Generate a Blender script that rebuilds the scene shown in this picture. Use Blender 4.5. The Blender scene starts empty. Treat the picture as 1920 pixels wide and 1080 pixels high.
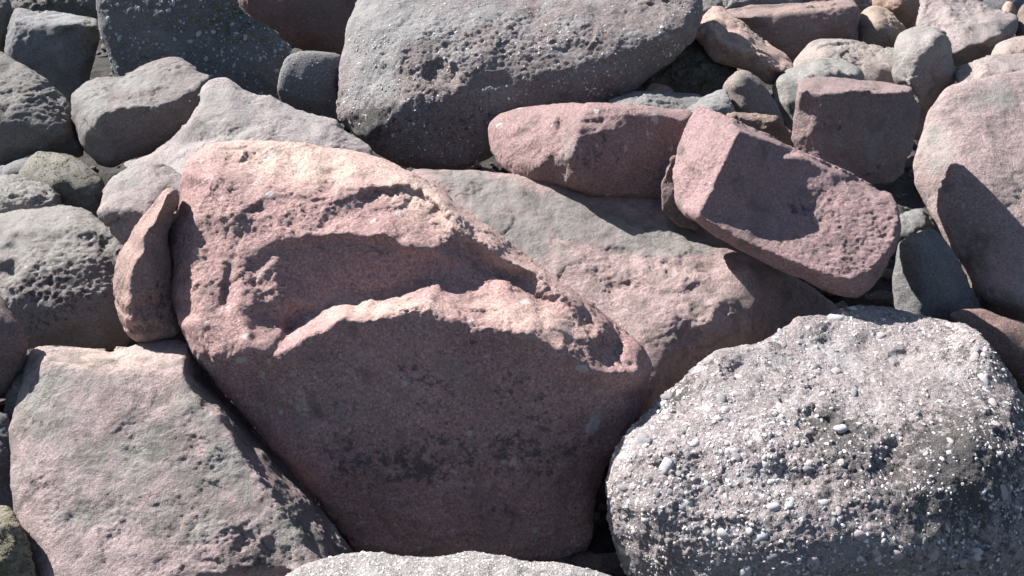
import bpy, math, random
import numpy as np
from mathutils import Vector, Matrix
from mathutils.geometry import delaunay_2d_cdt

scene = bpy.context.scene
COL = scene.collection

# ------------------------------------------------------------------ camera, sky, sun, exposure
CAM_H, PITCH, FPX = 1.9, math.radians(28.0), 1884.0
cam_data = bpy.data.cameras.new('camera')
cam_data.sensor_width = 36.0
cam_data.lens = 36.0 * FPX / 1920.0
cam_data.clip_start, cam_data.clip_end = 0.05, 2000.0
cam = bpy.data.objects.new('camera', cam_data)
cam.location = (0, 0, CAM_H)
cam.rotation_euler = (math.pi / 2 - PITCH, 0, 0)
COL.objects.link(cam)
scene.camera = cam

SUN_EL, SUN_AZ = math.radians(41.0), math.radians(-57.0)      # azimuth from +Y, negative = left
sun_dir = Vector((math.sin(SUN_AZ) * math.cos(SUN_EL), math.cos(SUN_AZ) * math.cos(SUN_EL), math.sin(SUN_EL)))
world = bpy.data.worlds.new('World')
scene.world = world
world.use_nodes = True
wn = world.node_tree
sky = wn.nodes.new('ShaderNodeTexSky')
sky.sky_type = 'NISHITA'
sky.sun_disc = False
sky.sun_elevation = SUN_EL
sky.sun_rotation = SUN_AZ
wn.nodes['Background'].inputs['Strength'].default_value = 0.05
wn.links.new(sky.outputs[0], wn.nodes['Background'].inputs['Color'])
sl = bpy.data.lights.new('sun', 'SUN')
sl.energy = 5.0
sl.angle = math.radians(0.5)
sl.color = (1.0, 0.965, 0.925)
so = bpy.data.objects.new('sun', sl)
so.rotation_euler = sun_dir.to_track_quat('Z', 'Y').to_euler()
COL.objects.link(so)
scene.view_settings.view_transform = 'Standard'
scene.view_settings.look = 'None'
scene.view_settings.gamma = 1.0
scene.cycles.max_bounces = 5
scene.cycles.diffuse_bounces = 3
scene.view_settings.exposure = 1.55
scene.render.resolution_x, scene.render.resolution_y = 1024, 576

# ------------------------------------------------------------------ numpy noise
def _hash(ix, iy, iz, k):
    h = (ix.astype(np.uint32) * np.uint32(374761393) + iy.astype(np.uint32) * np.uint32(668265263)
         + iz.astype(np.uint32) * np.uint32(2147483647) + np.uint32((k * 1274126177) & 0xffffffff))
    h = (h ^ (h >> np.uint32(13))) * np.uint32(1274126177)
    h = (h ^ (h >> np.uint32(16))) * np.uint32(2246822519)
    return h ^ (h >> np.uint32(15))

def _rnd(ix, iy, iz, k):
    return _hash(ix, iy, iz, k).astype(np.float32) / np.float32(4294967296.0)

_G = np.array([(1,1,0),(-1,1,0),(1,-1,0),(-1,-1,0),(1,0,1),(-1,0,1),(1,0,-1),(-1,0,-1),
               (0,1,1),(0,-1,1),(0,1,-1),(0,-1,-1),(1,1,0),(-1,1,0),(0,-1,1),(0,-1,-1)], dtype=np.float32)

_GX, _GY, _GZ = (np.ascontiguousarray(_G[:, k]) for k in range(3))

def perlin(p, seed=0):
    p = np.ascontiguousarray(p.T, dtype=np.float32)
    fl = np.floor(p)
    f = p - fl
    i = fl.astype(np.int32)
    w = f * f * f * (f * (f * 6 - 15) + 10)
    x, y, z = f
    out = np.zeros(p.shape[1], np.float32)
    for dx in (0, 1):
        wx = w[0] if dx else 1 - w[0]
        for dy in (0, 1):
            wxy = wx * (w[1] if dy else 1 - w[1])
            for dz in (0, 1):
                h = _hash(i[0] + dx, i[1] + dy, i[2] + dz, seed) & np.uint32(15)
                g = np.take(_GX, h) * (x - dx) + np.take(_GY, h) * (y - dy) + np.take(_GZ, h) * (z - dz)
                out += wxy * (w[2] if dz else 1 - w[2]) * g
    return out

def fbm(p, seed, octs=3, gain=0.5, ridged=False):
    a, tot, q = 1.0, 0, p
    for o in range(octs):
        n = perlin(q, seed + 17 * o)
        if ridged:
            n = 0.5 - np.abs(n) * 2.0
        tot = tot + a * n
        a *= gain
        q = q * 2.03 + 3.7
    return tot

def chips(p, seed):
    """faceted chips: every Worley cell is a small tilted plane of its own height"""
    p = p.astype(np.float32)
    i = np.floor(p - .5).astype(np.int64)
    best = np.full(len(p), 9.0, np.float32)
    val = np.zeros(len(p), np.float32)
    for dx in (0, 1):
        for dy in (0, 1):
            for dz in (0, 1):
                c = (i[:, 0] + dx, i[:, 1] + dy, i[:, 2] + dz)
                rx = p[:, 0] - (c[0] + .2 + .6 * _rnd(*c, seed))
                ry = p[:, 1] - (c[1] + .2 + .6 * _rnd(*c, seed + 1))
                rz = p[:, 2] - (c[2] + .2 + .6 * _rnd(*c, seed + 2))
                d = rx * rx + ry * ry + rz * rz
                m = d < best
                best = np.where(m, d, best)
                t = .6 * (_rnd(*c, seed + 3) - .5) + 2.0 * ((_rnd(*c, seed + 4) - .5) * rx + (_rnd(*c, seed + 5) - .5) * ry + (_rnd(*c, seed + 6) - .5) * rz)
                val = np.where(m, t, val)
    return val

# ------------------------------------------------------------------ view geometry helpers
CP, SP = math.cos(PITCH), math.sin(PITCH)
def world_pts(px, py, t):
    u = (np.asarray(px, float) - 960) / FPX
    v = (540 - np.asarray(py, float)) / FPX
    return np.stack([u * t, (CP + v * SP) * t, CAM_H + (-SP + v * CP) * t], -1)

def project(P):
    q = P - np.array([0, 0, CAM_H])
    d = q[:, 1] * CP - q[:, 2] * SP
    up = q[:, 1] * SP + q[:, 2] * CP
    return 960 + FPX * q[:, 0] / d, 540 - FPX * up / d

def resample(pts, step, smooth):
    """closed outline [(x,y)] -> evenly spaced points"""
    P = np.array([p[:2] for p in pts], float)
    n = len(P)
    out = []
    for i in range(n):
        p0, p1, p2, p3 = P[i - 1], P[i], P[(i + 1) % n], P[(i + 2) % n]
        L = np.linalg.norm(p2 - p1)
        m = max(1, int(round(L / step)))
        k = smooth
        m1 = k * (p2 - p0) * .5 * min(1, L / (np.linalg.norm(p1 - p0) + 1e-6)) + (1 - k) * (p2 - p1)
        m2 = k * (p3 - p1) * .5 * min(1, L / (np.linalg.norm(p3 - p2) + 1e-6)) + (1 - k) * (p2 - p1)
        for j in range(m):
            s = j / m
            s2, s3 = s * s, s * s * s
            out.append((2*s3 - 3*s2 + 1) * p1 + (s3 - 2*s2 + s) * m1 + (-2*s3 + 3*s2) * p2 + (s3 - s2) * m2)
    return np.array(out)

def densify(line, step):
    out = []
    for a, b in zip(line[:-1], line[1:]):
        L = math.hypot(b[0] - a[0], b[1] - a[1])
        m = max(1, int(L / step))
        for j in range(m):
            s = j / m
            out.append(tuple(a[k] * (1 - s) + b[k] * s for k in range(3)))
    out.append(tuple(line[-1]))
    return out

def rbf(ctrl, kern):
    C = np.array(ctrl, float)
    S = 200.0
    X = C[:, :2] / S
    n = len(X)
    def phi(r):
        return r if kern == 'r' else np.where(r > 1e-9, r * r * np.log(r + 1e-12), 0)
    R = np.linalg.norm(X[:, None] - X[None], axis=2)
    A = np.zeros((n + 3, n + 3))
    A[:n, :n] = phi(R) + np.eye(n) * (1e-3 if kern == 'tps' else -1e-3)
    A[:n, n] = 1; A[:n, n + 1:] = X
    A[n, :n] = 1; A[n + 1:, :n] = X.T
    w = np.linalg.lstsq(A, np.concatenate([C[:, 2], np.zeros(3)]), rcond=None)[0]
    def f(P):
        Q = np.asarray(P, float) / S
        o = np.empty(len(Q))
        for s in range(0, len(Q), 20000):
            q = Q[s:s + 20000]
            o[s:s + 20000] = phi(np.linalg.norm(q[:, None] - X[None], axis=2)) @ w[:n] + w[n] + q @ w[n + 1:]
        return o
    return f

def facets(out, lines, pts, f):
    """planar facets between the outline, the ridge lines and the loose points"""
    V, E = [], []
    def add(p):
        V.append((p[0], p[1], p[2] if len(p) > 2 else float(f(np.array([p[:2]]))[0])))
        return len(V) - 1
    ids = [add(p) for p in out]
    E += [(ids[i], ids[(i + 1) % len(ids)]) for i in range(len(ids))]
    for l in lines:
        li = [add(p) for p in l]
        E += list(zip(li[:-1], li[1:]))
    for p in pts: add(p)
    r = delaunay_2d_cdt([Vector(v[:2]) for v in V], E, [], 0, 1e-6, True)
    Z = []
    for v, o in zip(r[0], r[3]):
        Z.append((v[0], v[1], V[o[0]][2] if len(o) else float(f(np.array([(v[0], v[1])]))[0])))
    Z = np.array(Z)
    def g(P):
        D = f(P)
        for t in r[2]:
            a, b, c = Z[list(t)]
            det = (b[1] - c[1]) * (a[0] - c[0]) + (c[0] - b[0]) * (a[1] - c[1])
            if abs(det) < 1e-9: continue
            l1 = ((b[1] - c[1]) * (P[:, 0] - c[0]) + (c[0] - b[0]) * (P[:, 1] - c[1])) / det
            l2 = ((c[1] - a[1]) * (P[:, 0] - c[0]) + (a[0] - c[0]) * (P[:, 1] - c[1])) / det
            l3 = 1 - l1 - l2
            m = (l1 >= -1e-6) & (l2 >= -1e-6) & (l3 >= -1e-6)
            D[m] = (l1 * a[2] + l2 * b[2] + l3 * c[2])[m]
        return D
    return g

def seg_dist(P, line):
    """distance to a polyline and the side (+1 right of its direction on screen, y down)"""
    best = np.full(len(P), 1e9); side = np.ones(len(P)); along = np.zeros(len(P))
    for a, b in zip(line[:-1], line[1:]):
        a = np.array(a[:2], float); b = np.array(b[:2], float)
        d = b - a
        s = np.clip(((P - a) @ d) / (d @ d), 0, 1)
        q = P - (a + s[:, None] * d)
        r = np.hypot(q[:, 0], q[:, 1])
        c = d[0] * q[:, 1] - d[1] * q[:, 0]
        m = r < best
        best = np.where(m, r, best); side = np.where(m, np.sign(c), side)
    return best, side

def in_poly(P, poly):
    x, y = P[:, 0], P[:, 1]
    r = np.zeros(len(P), bool)
    n = len(poly)
    for i in range(n):
        x1, y1 = poly[i - 1]; x2, y2 = poly[i]
        if y1 == y2: continue
        m = ((y1 > y) != (y2 > y)) & (x < (x2 - x1) * (y - y1) / (y2 - y1) + x1)
        r ^= m
    return r

# ------------------------------------------------------------------ materials
def rock_material(name, a, b, grey=(.215, .208, .19), dark=(.048, .046, .044), pale=(.38, .385, .37), worn=(.56, .42, .35),
                  grey_amt=.35, dark_amt=.25, speck=.25, grain=1.0, bump=1.0, seed=0, scale=1.0, moss=0.0, mottle=1.0, flecks=0.0, grime=.4):
    m = bpy.data.materials.new(name)
    m.use_nodes = True
    nt = m.node_tree; N = nt.nodes; L = nt.links
    bs = N['Principled BSDF']
    bs.inputs['Roughness'].default_value = .82
    bs.inputs['Specular IOR Level'].default_value = .3
    tc = N.new('ShaderNodeTexCoord')
    mp = N.new('ShaderNodeMapping')
    rr = random.Random(seed)
    mp.inputs['Location'].default_value = (rr.uniform(-9, 9), rr.uniform(-9, 9), rr.uniform(-9, 9))
    mp.inputs['Rotation'].default_value = (rr.uniform(0, 3), rr.uniform(0, 3), rr.uniform(0, 3))
    L.new(tc.outputs['Object'], mp.inputs['Vector'])
    def noise(s, det=6, ro=.6, dist=0.0):
        n = N.new('ShaderNodeTexNoise')
        n.inputs['Scale'].default_value = s * scale
        n.inputs['Detail'].default_value = det
        n.inputs['Roughness'].default_value = ro
        n.inputs['Distortion'].default_value = dist
        L.new(mp.outputs[0], n.inputs['Vector'])
        return n.outputs['Fac']
    def ramp(sock, lo, hi, v0=0.0, v1=1.0):
        r = N.new('ShaderNodeMapRange')
        r.inputs['From Min'].default_value = lo; r.inputs['From Max'].default_value = hi
        r.inputs['To Min'].default_value = v0; r.inputs['To Max'].default_value = v1
        L.new(sock, r.inputs['Value'])
        return r.outputs[0]
    def math_(op, x, y):
        q = N.new('ShaderNodeMath'); q.operation = op
        for i, s in enumerate((x, y)):
            if isinstance(s, (int, float)): q.inputs[i].default_value = s
            else: L.new(s, q.inputs[i])
        return q.outputs[0]
    def mix(f, x, y, blend='MIX'):
        q = N.new('ShaderNodeMix'); q.data_type = 'RGBA'; q.blend_type = blend
        for i, s in ((0, f), (6, x), (7, y)):
            if isinstance(s, tuple): q.inputs[i].default_value = s + (1,)
            elif isinstance(s, (int, float)): q.inputs[i].default_value = s
            else: L.new(s, q.inputs[i])
        return q.outputs[2]
    at = N.new('ShaderNodeAttribute'); at.attribute_name = 'stain'
    sep = N.new('ShaderNodeSeparateColor'); L.new(at.outputs['Color'], sep.inputs[0])
    big = noise(3.2, 4, .62)
    mid = noise(36, 5, .74)
    fine = noise(100, 4, .78)
    grn = noise(210, 3, .85)
    base = mix(ramp(big, .36, .66), a, b)
    base = mix(ramp(noise(15, 4, .7), .34, .70, .5, 0.0), base, tuple(c * .62 for c in a))
    if worn:
        base = mix(math_('MULTIPLY', at.outputs['Alpha'], ramp(fine, .2, .6, .6, 1.0)), base, worn)
    # mottled grain of the sandstone: small darker and lighter grains
    base = mix(ramp(fine, .52, .72, 0, .7 * mottle), base, tuple(min(.8, c * 1.6 + .05) for c in a))
    base = mix(ramp(fine, .47, .28, 0, .9 * mottle), base, tuple(c * .33 for c in b))
    # grey weathering / lichen crust
    g = math_('ADD', noise(5.5, 6, .68, .4), math_('MULTIPLY', sep.outputs[0], .34))
    g = math_('ADD', g, math_('MULTIPLY', math_('SUBTRACT', fine, .5), .16))
    base = mix(ramp(g, .72 - .42 * grey_amt, .90 - .42 * grey_amt, 0, .85), base, grey)
    # dark lichen speckle, plus the darkening painted in g
    d = math_('ADD', noise(34, 6, .76), math_('MULTIPLY', sep.outputs[1], .42))
    d = math_('ADD', d, math_('MULTIPLY', math_('SUBTRACT', big, .5), -.35))
    base = mix(ramp(d, .80 - .34 * dark_amt, .90 - .34 * dark_amt, 0, .85), base, dark)
    # grime and olive-brown algae, in ragged blotches and fine dots
    gm = math_('ADD', noise(9, 8, .76, .3), math_('MULTIPLY', math_('SUBTRACT', fine, .5), .35))
    base = mix(ramp(gm, .74 - .45 * grime, .86 - .45 * grime, 0, .62), base, (.085, .08, .066))
    # pale lichen spots with an uneven rim
    p = math_('ADD', sep.outputs[2], math_('MULTIPLY', math_('SUBTRACT', mid, .5), 1.1))
    base = mix(ramp(p, .42, .62, 0, .75), base, pale)
    if flecks > 0:                            # scattered small crusts of pale lichen
        vo = N.new('ShaderNodeTexVoronoi'); vo.inputs['Scale'].default_value = 13 * scale
        vm = N.new('ShaderNodeMixRGB'); vm.inputs[0].default_value = .06
        cn = N.new('ShaderNodeTexNoise'); cn.inputs['Scale'].default_value = 30; L.new(mp.outputs[0], cn.inputs['Vector'])
        L.new(mp.outputs[0], vm.inputs[1]); L.new(cn.outputs['Color'], vm.inputs[2]); L.new(vm.outputs[0], vo.inputs['Vector'])
        sz = N.new('ShaderNodeSeparateColor'); L.new(vo.outputs['Color'], sz.inputs[0])
        k = math_('SUBTRACT', math_('MULTIPLY', sz.outputs[0], .30 * flecks + .1), vo.outputs['Distance'])
        base = mix(ramp(k, .06, .10, 0, .7), base, pale)
    if moss > 0:
        base = mix(ramp(noise(9, 6, .7), .75 - .4 * moss, .85 - .4 * moss, 0, .85), base, (.075, .08, .03))
    # mineral grain
    base = mix(ramp(grn, .55, .74, 0, speck), base, (.72, .70, .69))
    base = mix(ramp(grn, .45, .28, 0, speck), base, (.05, .042, .042))
    L.new(base, bs.inputs['Base Color'])
    h = math_('ADD', math_('MULTIPLY', mid, .5), math_('ADD', math_('MULTIPLY', fine, .42 * grain), math_('MULTIPLY', grn, .2 * grain)))
    bp = N.new('ShaderNodeBump')
    bp.inputs['Strength'].default_value = .9
    bp.inputs['Distance'].default_value = .023 * bump
    L.new(h, bp.inputs['Height']); L.new(bp.outputs[0], bs.inputs['Normal'])
    return m

PINK = dict(a=(.33, .253, .24), b=(.265, .197, .188), grey_amt=.4, dark_amt=.34, flecks=.3, grime=.48)
RED = dict(a=(.43, .268, .25), b=(.29, .18, .176), grey_amt=.22, dark_amt=.42, flecks=.55, grime=.42, mottle=1.25, pale=(.44, .44, .42))
GREY = dict(a=(.28, .25, .238), b=(.23, .208, .20), grey_amt=.6, dark_amt=.35, grey=(.23, .218, .198), flecks=.3)
SLATE = dict(a=(.20, .195, .20), b=(.155, .152, .155), grey_amt=.45, dark_amt=.35, grey=(.23, .23, .23))
MOSSY = dict(a=(.17, .155, .14), b=(.12, .115, .105), grey_amt=.4, dark_amt=.55, grey=(.17, .17, .14), moss=.55)
BROWN = dict(a=(.23, .165, .14), b=(.17, .125, .11), grey_amt=.3, dark_amt=.35, grey=(.19, .17, .15))
TAN = dict(a=(.43, .30, .25), b=(.36, .25, .21), grey_amt=.2, dark_amt=.2)
PALE = dict(a=(.31, .26, .25), b=(.255, .21, .205), grey_amt=.45, dark_amt=.2, grey=(.26, .25, .235), flecks=.3)
CONG = dict(a=(.38, .325, .325), b=(.28, .24, .24), grey_amt=.45, dark_amt=.66, grey=(.42, .405, .405), speck=.5, bump=1.5, mottle=1.2)
CONGD = dict(a=(.15, .145, .15), b=(.11, .11, .115), grey_amt=.4, dark_amt=.5, grey=(.17, .18, .19), speck=.4, moss=.12)

# ------------------------------------------------------------------ boulder builder
SEED = [0]
ROCKS = {}
def rock(key, name, label, cat, R, out, pts=(), lines=(), pits=(), scarps=(), stains=(), mat=PINK, kern='tps',
         dome=26, rw=30, back=None, sm=4, vox=3.2, osm=.75, facet=None, jag=1.0, rough=1.0, lump=1.0, chip=1.0, group=None, matkw=None, patches=()):
    """A boulder. The outline and the surface points are given as seen from the standing place
    with a depth in units of R / FPX metres, and become one closed solid with a rounded back."""
    SEED[0] += 1
    seed = SEED[0]
    unit = R / FPX
    rs = np.random.RandomState(seed)
    O = resample(out, 9, osm)
    # slightly ragged edge
    nn = len(O)
    q = np.stack([O[:, 0] / 26, O[:, 1] / 26, np.full(nn, seed * 3.1)], -1)
    O = O + 1.6 * rough * np.stack([perlin(q, seed), perlin(q, seed + 5)], -1)
    ctrl = [p for p in out if len(p) > 2] + list(pts)
    for l in lines:
        ctrl += densify(l, 16)
    if len(ctrl) < 3:
        c = O.mean(0); ctrl = ctrl + [(c[0], c[1], 0), (c[0] + 30, c[1], 0), (c[0], c[1] + 30, 0)]
    seen = set(); cc = []
    for c in ctrl:
        k = (round(c[0]), round(c[1]))
        if k not in seen:
            seen.add(k); cc.append(c)
    f = rbf(cc, kern)
    if facet is None: facet = .95 if kern == 'r' else .45
    fl = facets(out, lines, pts, f) if facet > 0 else None
    lo, hi = O.min(0), O.max(0)
    size = min(hi[0] - lo[0], hi[1] - lo[1])
    g = max(3.6, min(5.2, size / 22))
    gx, gy = np.meshgrid(np.arange(lo[0], hi[0], g), np.arange(lo[1], hi[1], g))
    P = np.stack([gx.ravel(), gy.ravel()], -1) + rs.uniform(-.2, .2, (gx.size, 2)) * g
    P = P[in_poly(P, [tuple(o) for o in O])]
    dist = np.full(len(P), 1e9)
    for o in O:
        dist = np.minimum(dist, np.hypot(P[:, 0] - o[0], P[:, 1] - o[1]))
    keep = dist > .55 * g
    P, dist = P[keep], dist[keep]
    A = np.concatenate([O, P]); dd = np.concatenate([np.zeros(nn), dist])
    # ridges and ledges break unevenly: shift where the relief is read from
    k3 = np.stack([A[:, 0], A[:, 1], np.full(len(A), seed * 11.3)], -1)
    jw = jag * np.clip(dd / 22, 0, 1)
    B = A + np.stack([(5 * perlin(k3 / 38, 61) * 1.6 + 2.2 * chips(k3 / 19, 63) + 1.2 * perlin(k3 / 11, 65)) * jw,
                      (5 * perlin(k3 / 38, 62) * 1.6 + 2.8 * chips(k3 / 19, 64) + 1.2 * perlin(k3 / 11, 66)) * jw], -1)
    D = f(B)
    if fl: D = (1 - facet) * D + facet * fl(B)
    for (x, y, rx, ry, dep, ang) in pits:
        c, s = math.cos(math.radians(ang)), math.sin(math.radians(ang))
        X, Y = A[:, 0] - x, A[:, 1] - y
        wk = np.stack([A[:, 0] / 21, A[:, 1] / 21, np.full(len(A), x * .013)], -1)
        X = X + min(rx, 30) * (.8 * perlin(wk * .8, 31) + .25 * perlin(wk * 2.3, 33))
        Y = Y + min(ry, 30) * (.8 * perlin(wk * .8, 32) + .25 * perlin(wk * 2.3, 34))
        r2 = ((X * c + Y * s) / rx) ** 2 + ((-X * s + Y * c) / ry) ** 2
        D = D + dep * np.exp(-r2 ** 2.0)
    for (line, h, Lf) in scarps:
        r, s = seg_dist(A, line)
        jit = 9 * perlin(np.stack([A[:, 0] / 17, A[:, 1] / 17, np.full(len(A), seed + .5)], -1), seed + 3)
        sd = r * s + jit
        D = D + h * np.clip((sd + 3) / 6, 0, 1) * np.exp(-np.maximum(sd, 0) / Lf)
    w = np.clip(dd / rw, 0, 1)
    Df = D + dome * (1 - np.sqrt(1 - (1 - w) ** 2))
    if back is None:
        back = .42 * size
    rimf = rbf([(o[0], o[1], d) for o, d in zip(O[::max(1, nn // 40)], Df[:nn:max(1, nn // 40)])], 'r')
    prof = np.sqrt(np.clip(1 - (1 - np.clip(dd / (dd.max() + 1e-6), 0, 1)) ** 2, 0, 1))
    Db = np.maximum(rimf(A), Df) + back * prof + .01
    Db[:nn] = Df[:nn]
    V2 = [Vector((float(x), float(y))) for x, y in A]
    res = delaunay_2d_cdt(V2, [(i, (i + 1) % nn) for i in range(nn)], [list(range(nn))], 1, 1e-6, True)
    tri = res[2]
    vo = res[3]
    n2 = len(res[0])
    idx = np.array([o[0] if len(o) else -1 for o in vo])
    XY = np.array([(v[0], v[1]) for v in res[0]])
    if (idx < 0).any():
        for k in np.where(idx < 0)[0]:
            idx[k] = int(np.argmin(np.hypot(A[:, 0] - XY[k, 0], A[:, 1] - XY[k, 1])))
    tf, tb = R * (1 + Df[idx] / FPX), R * (1 + Db[idx] / FPX)
    W = np.concatenate([world_pts(XY[:, 0], XY[:, 1], tf), world_pts(XY[:, 0], XY[:, 1], tb)])
    onrim = idx < nn
    bmap = np.where(onrim, np.arange(n2), np.arange(n2) + n2)
    F = [tuple(t) for t in tri] + [tuple(bmap[list(t)[::-1]]) for t in tri]
    me = bpy.data.meshes.new('raw')
    me.from_pydata(W.tolist(), [], [tuple(int(i) for i in t) for t in F])
    me.update()
    ob = bpy.data.objects.new('raw', me)
    COL.objects.link(ob)
    md = ob.modifiers.new('r', 'REMESH'); md.mode = 'VOXEL'; md.voxel_size = 1.28 * vox * unit; md.adaptivity = 0
    dg = bpy.context.evaluated_depsgraph_get()
    m2 = bpy.data.meshes.new_from_object(ob.evaluated_get(dg))
    bpy.data.objects.remove(ob); bpy.data.meshes.remove(me)
    n = len(m2.vertices)
    co = np.empty(n * 3, np.float32); m2.vertices.foreach_get('co', co); co = co.reshape(-1, 3).astype(np.float64)
    E = np.empty(len(m2.edges) * 2, np.int32); m2.edges.foreach_get('vertices', E); E = E.reshape(-1, 2)
    deg = np.bincount(E.ravel(), minlength=n).astype(float)
    def lap(x):
        return np.stack([(np.bincount(E[:, 0], x[E[:, 1], k], n) + np.bincount(E[:, 1], x[E[:, 0], k], n)) / deg for k in range(x.shape[1])], -1)
    for _ in range(sm):
        co = co + .6 * (lap(co) - co)
    def normals(c):
        m2.vertices.foreach_set('co', c.astype(np.float32).ravel()); m2.update()
        nr = np.empty(n * 3, np.float32); m2.vertex_normals.foreach_get('vector', nr)
        return nr.reshape(-1, 3).astype(np.float64)
    Nn = normals(co)
    off = rs.uniform(-50, 50, 3)
    qa = co / unit + off                      # in picture units
    bed = Matrix.Rotation(rs.uniform(-.7, .7), 3, 'X') @ Matrix.Rotation(rs.uniform(-.6, .6), 3, 'Y')
    CHIP_ST = np.array(bed) @ np.diag([.62, .62, 1.7])       # flakes lie along the bedding
    disp = lump * 3.5 * perlin(qa / 95, seed * 7)
    px, py = project(co)
    toc = np.array([0, 0, CAM_H]) - co
    fr = np.where((Nn * toc).sum(1) > -.35 * np.linalg.norm(toc, axis=1))[0]      # fine relief not on the buried back
    q = qa[fr]
    wl_ = q + 10 * np.stack([perlin(q / 90, 81), perlin(q / 90, 82), perlin(q / 90, 83)], -1)
    dq = lump * (3.5 * fbm(q / 47 + 3.7, seed * 7 + 17, 2) * .5 + 1.8 * chips(wl_ / 120, seed * 7 + 5))
    # roughness varies over the stone: smooth worn areas, broken granular areas
    rmask = np.clip(.55 + 2.2 * perlin(q / 120, seed * 7 + 3), .12, 1.4)
    dq += rough * rmask * (1.3 * fbm(q / 26, seed * 7 + 1, 2, .5) + 1.5 * fbm(q / 8, seed * 7 + 9, 2, .6))
    if chip > 0:
        wq = q + 3 * np.stack([perlin(q / 22, 91), perlin(q / 22, 92), perlin(q / 22, 93)], -1)
        dq += chip * (.35 + rmask) * 3.2 * chips(wq @ CHIP_ST / 46, seed * 7 + 2) + chip * rmask * 1.5 * chips(wq / 13, seed * 7 + 4)
    for (x, y, rx, ry, amp, wl) in patches:   # locally broken areas
        r2 = ((px[fr] - x) / rx) ** 2 + ((py[fr] - y) / ry) ** 2
        mk = np.exp(-r2 ** 2)
        s_ = np.where(mk > .02)[0]
        if len(s_):
            qq = q[s_]
            wv = qq + .2 * wl * np.stack([perlin(qq / wl, 94), perlin(qq / wl, 95), perlin(qq / wl, 96)], -1)
            if amp < 0:                       # crusty, ridged wear instead of chipping
                dq[s_] += -amp * mk[s_] * (.5 * fbm(qq / wl, seed + 43, 3, .6, True) - .25)
                continue
            dq[s_] += .6 * amp * mk[s_] * (chips(wv @ CHIP_ST / wl, seed + 40) + .55 * chips(wv * 2.6 / wl, seed + 41) + .5 * fbm(qq / (wl * .5), seed + 42, 2))
    disp[fr] += dq
    co = co + Nn * (disp * unit)[:, None]
    # stains with a shape of their own (r grey crust, g dark lichen and some painted shade, b pale spot, a worn buff)
    colr = np.zeros((n, 4), np.float32)
    for (ch, x, y, rx, ry, amt, ang) in stains:
        c, s = math.cos(math.radians(ang)), math.sin(math.radians(ang))
        X, Y = px - x, py - y
        r2 = ((X * c + Y * s) / rx) ** 2 + ((-X * s + Y * c) / ry) ** 2
        k = 'rgba'.index(ch)
        colr[:, k] = np.clip(colr[:, k] + amt * np.exp(-r2 ** 1.5), -1, 1)
    base = np.array([co[:, 0].mean(), co[:, 1].mean(), co[:, 2].min()])
    co = co - base
    m2.vertices.foreach_set('co', co.astype(np.float32).ravel())
    at = m2.attributes.new('stain', 'FLOAT_COLOR', 'POINT')
    at.data.foreach_set('color', colr.ravel())
    m2.polygons.foreach_set('use_smooth', np.ones(len(m2.polygons), bool))
    m2.update()
    m2.name = name
    kw = dict(mat); kw.update(matkw or {})
    m2.materials.clear()
    m2.materials.append(rock_material('rock_' + key, seed=seed, **kw))
    o = bpy.data.objects.new(name, m2)
    o.location = base
    o['label'] = label; o['category'] = cat
    if group: o['group'] = group
    COL.objects.link(o)
    ROCKS[key] = o
    return o

# ------------------------------------------------------------------ the setting: soil under the boulders
def build_ground():
    n = 260
    ax = np.concatenate([np.linspace(-400, -8, 12), np.linspace(-7.6, 7.6, n), np.linspace(8, 400, 12)])
    ay = np.concatenate([np.linspace(-300, -1, 8), np.linspace(-.6, 13, n), np.linspace(14, 900, 14)])
    X, Y = np.meshgrid(ax, ay)
    q = np.stack([X.ravel(), Y.ravel(), np.zeros(X.size)], -1)
    Z = -.62 + .12 * fbm(q / .9, 5, 4) + .05 * chips(q / .22, 8) + np.clip(q[:, 1] - 4.5, 0, 8) * .05
    V = np.stack([q[:, 0], q[:, 1], Z], -1)
    w = len(ax)
    F = [(j * w + i, j * w + i + 1, (j + 1) * w + i + 1, (j + 1) * w + i) for j in range(len(ay) - 1) for i in range(w - 1)]
    me = bpy.data.meshes.new('ground'); me.from_pydata(V.tolist(), [], F); me.update()
    o = bpy.data.objects.new('ground', me); COL.objects.link(o)
    me.materials.append(rock_material('soil', (.05, .041, .034), (.036, .03, .026), grey=(.06, .056, .05), grey_amt=.3, dark_amt=.5, bump=2, seed=77, worn=None))
    o['kind'] = 'structure'; o['label'] = 'dark soil in the gaps between the boulders'
    return o
build_ground()

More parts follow.
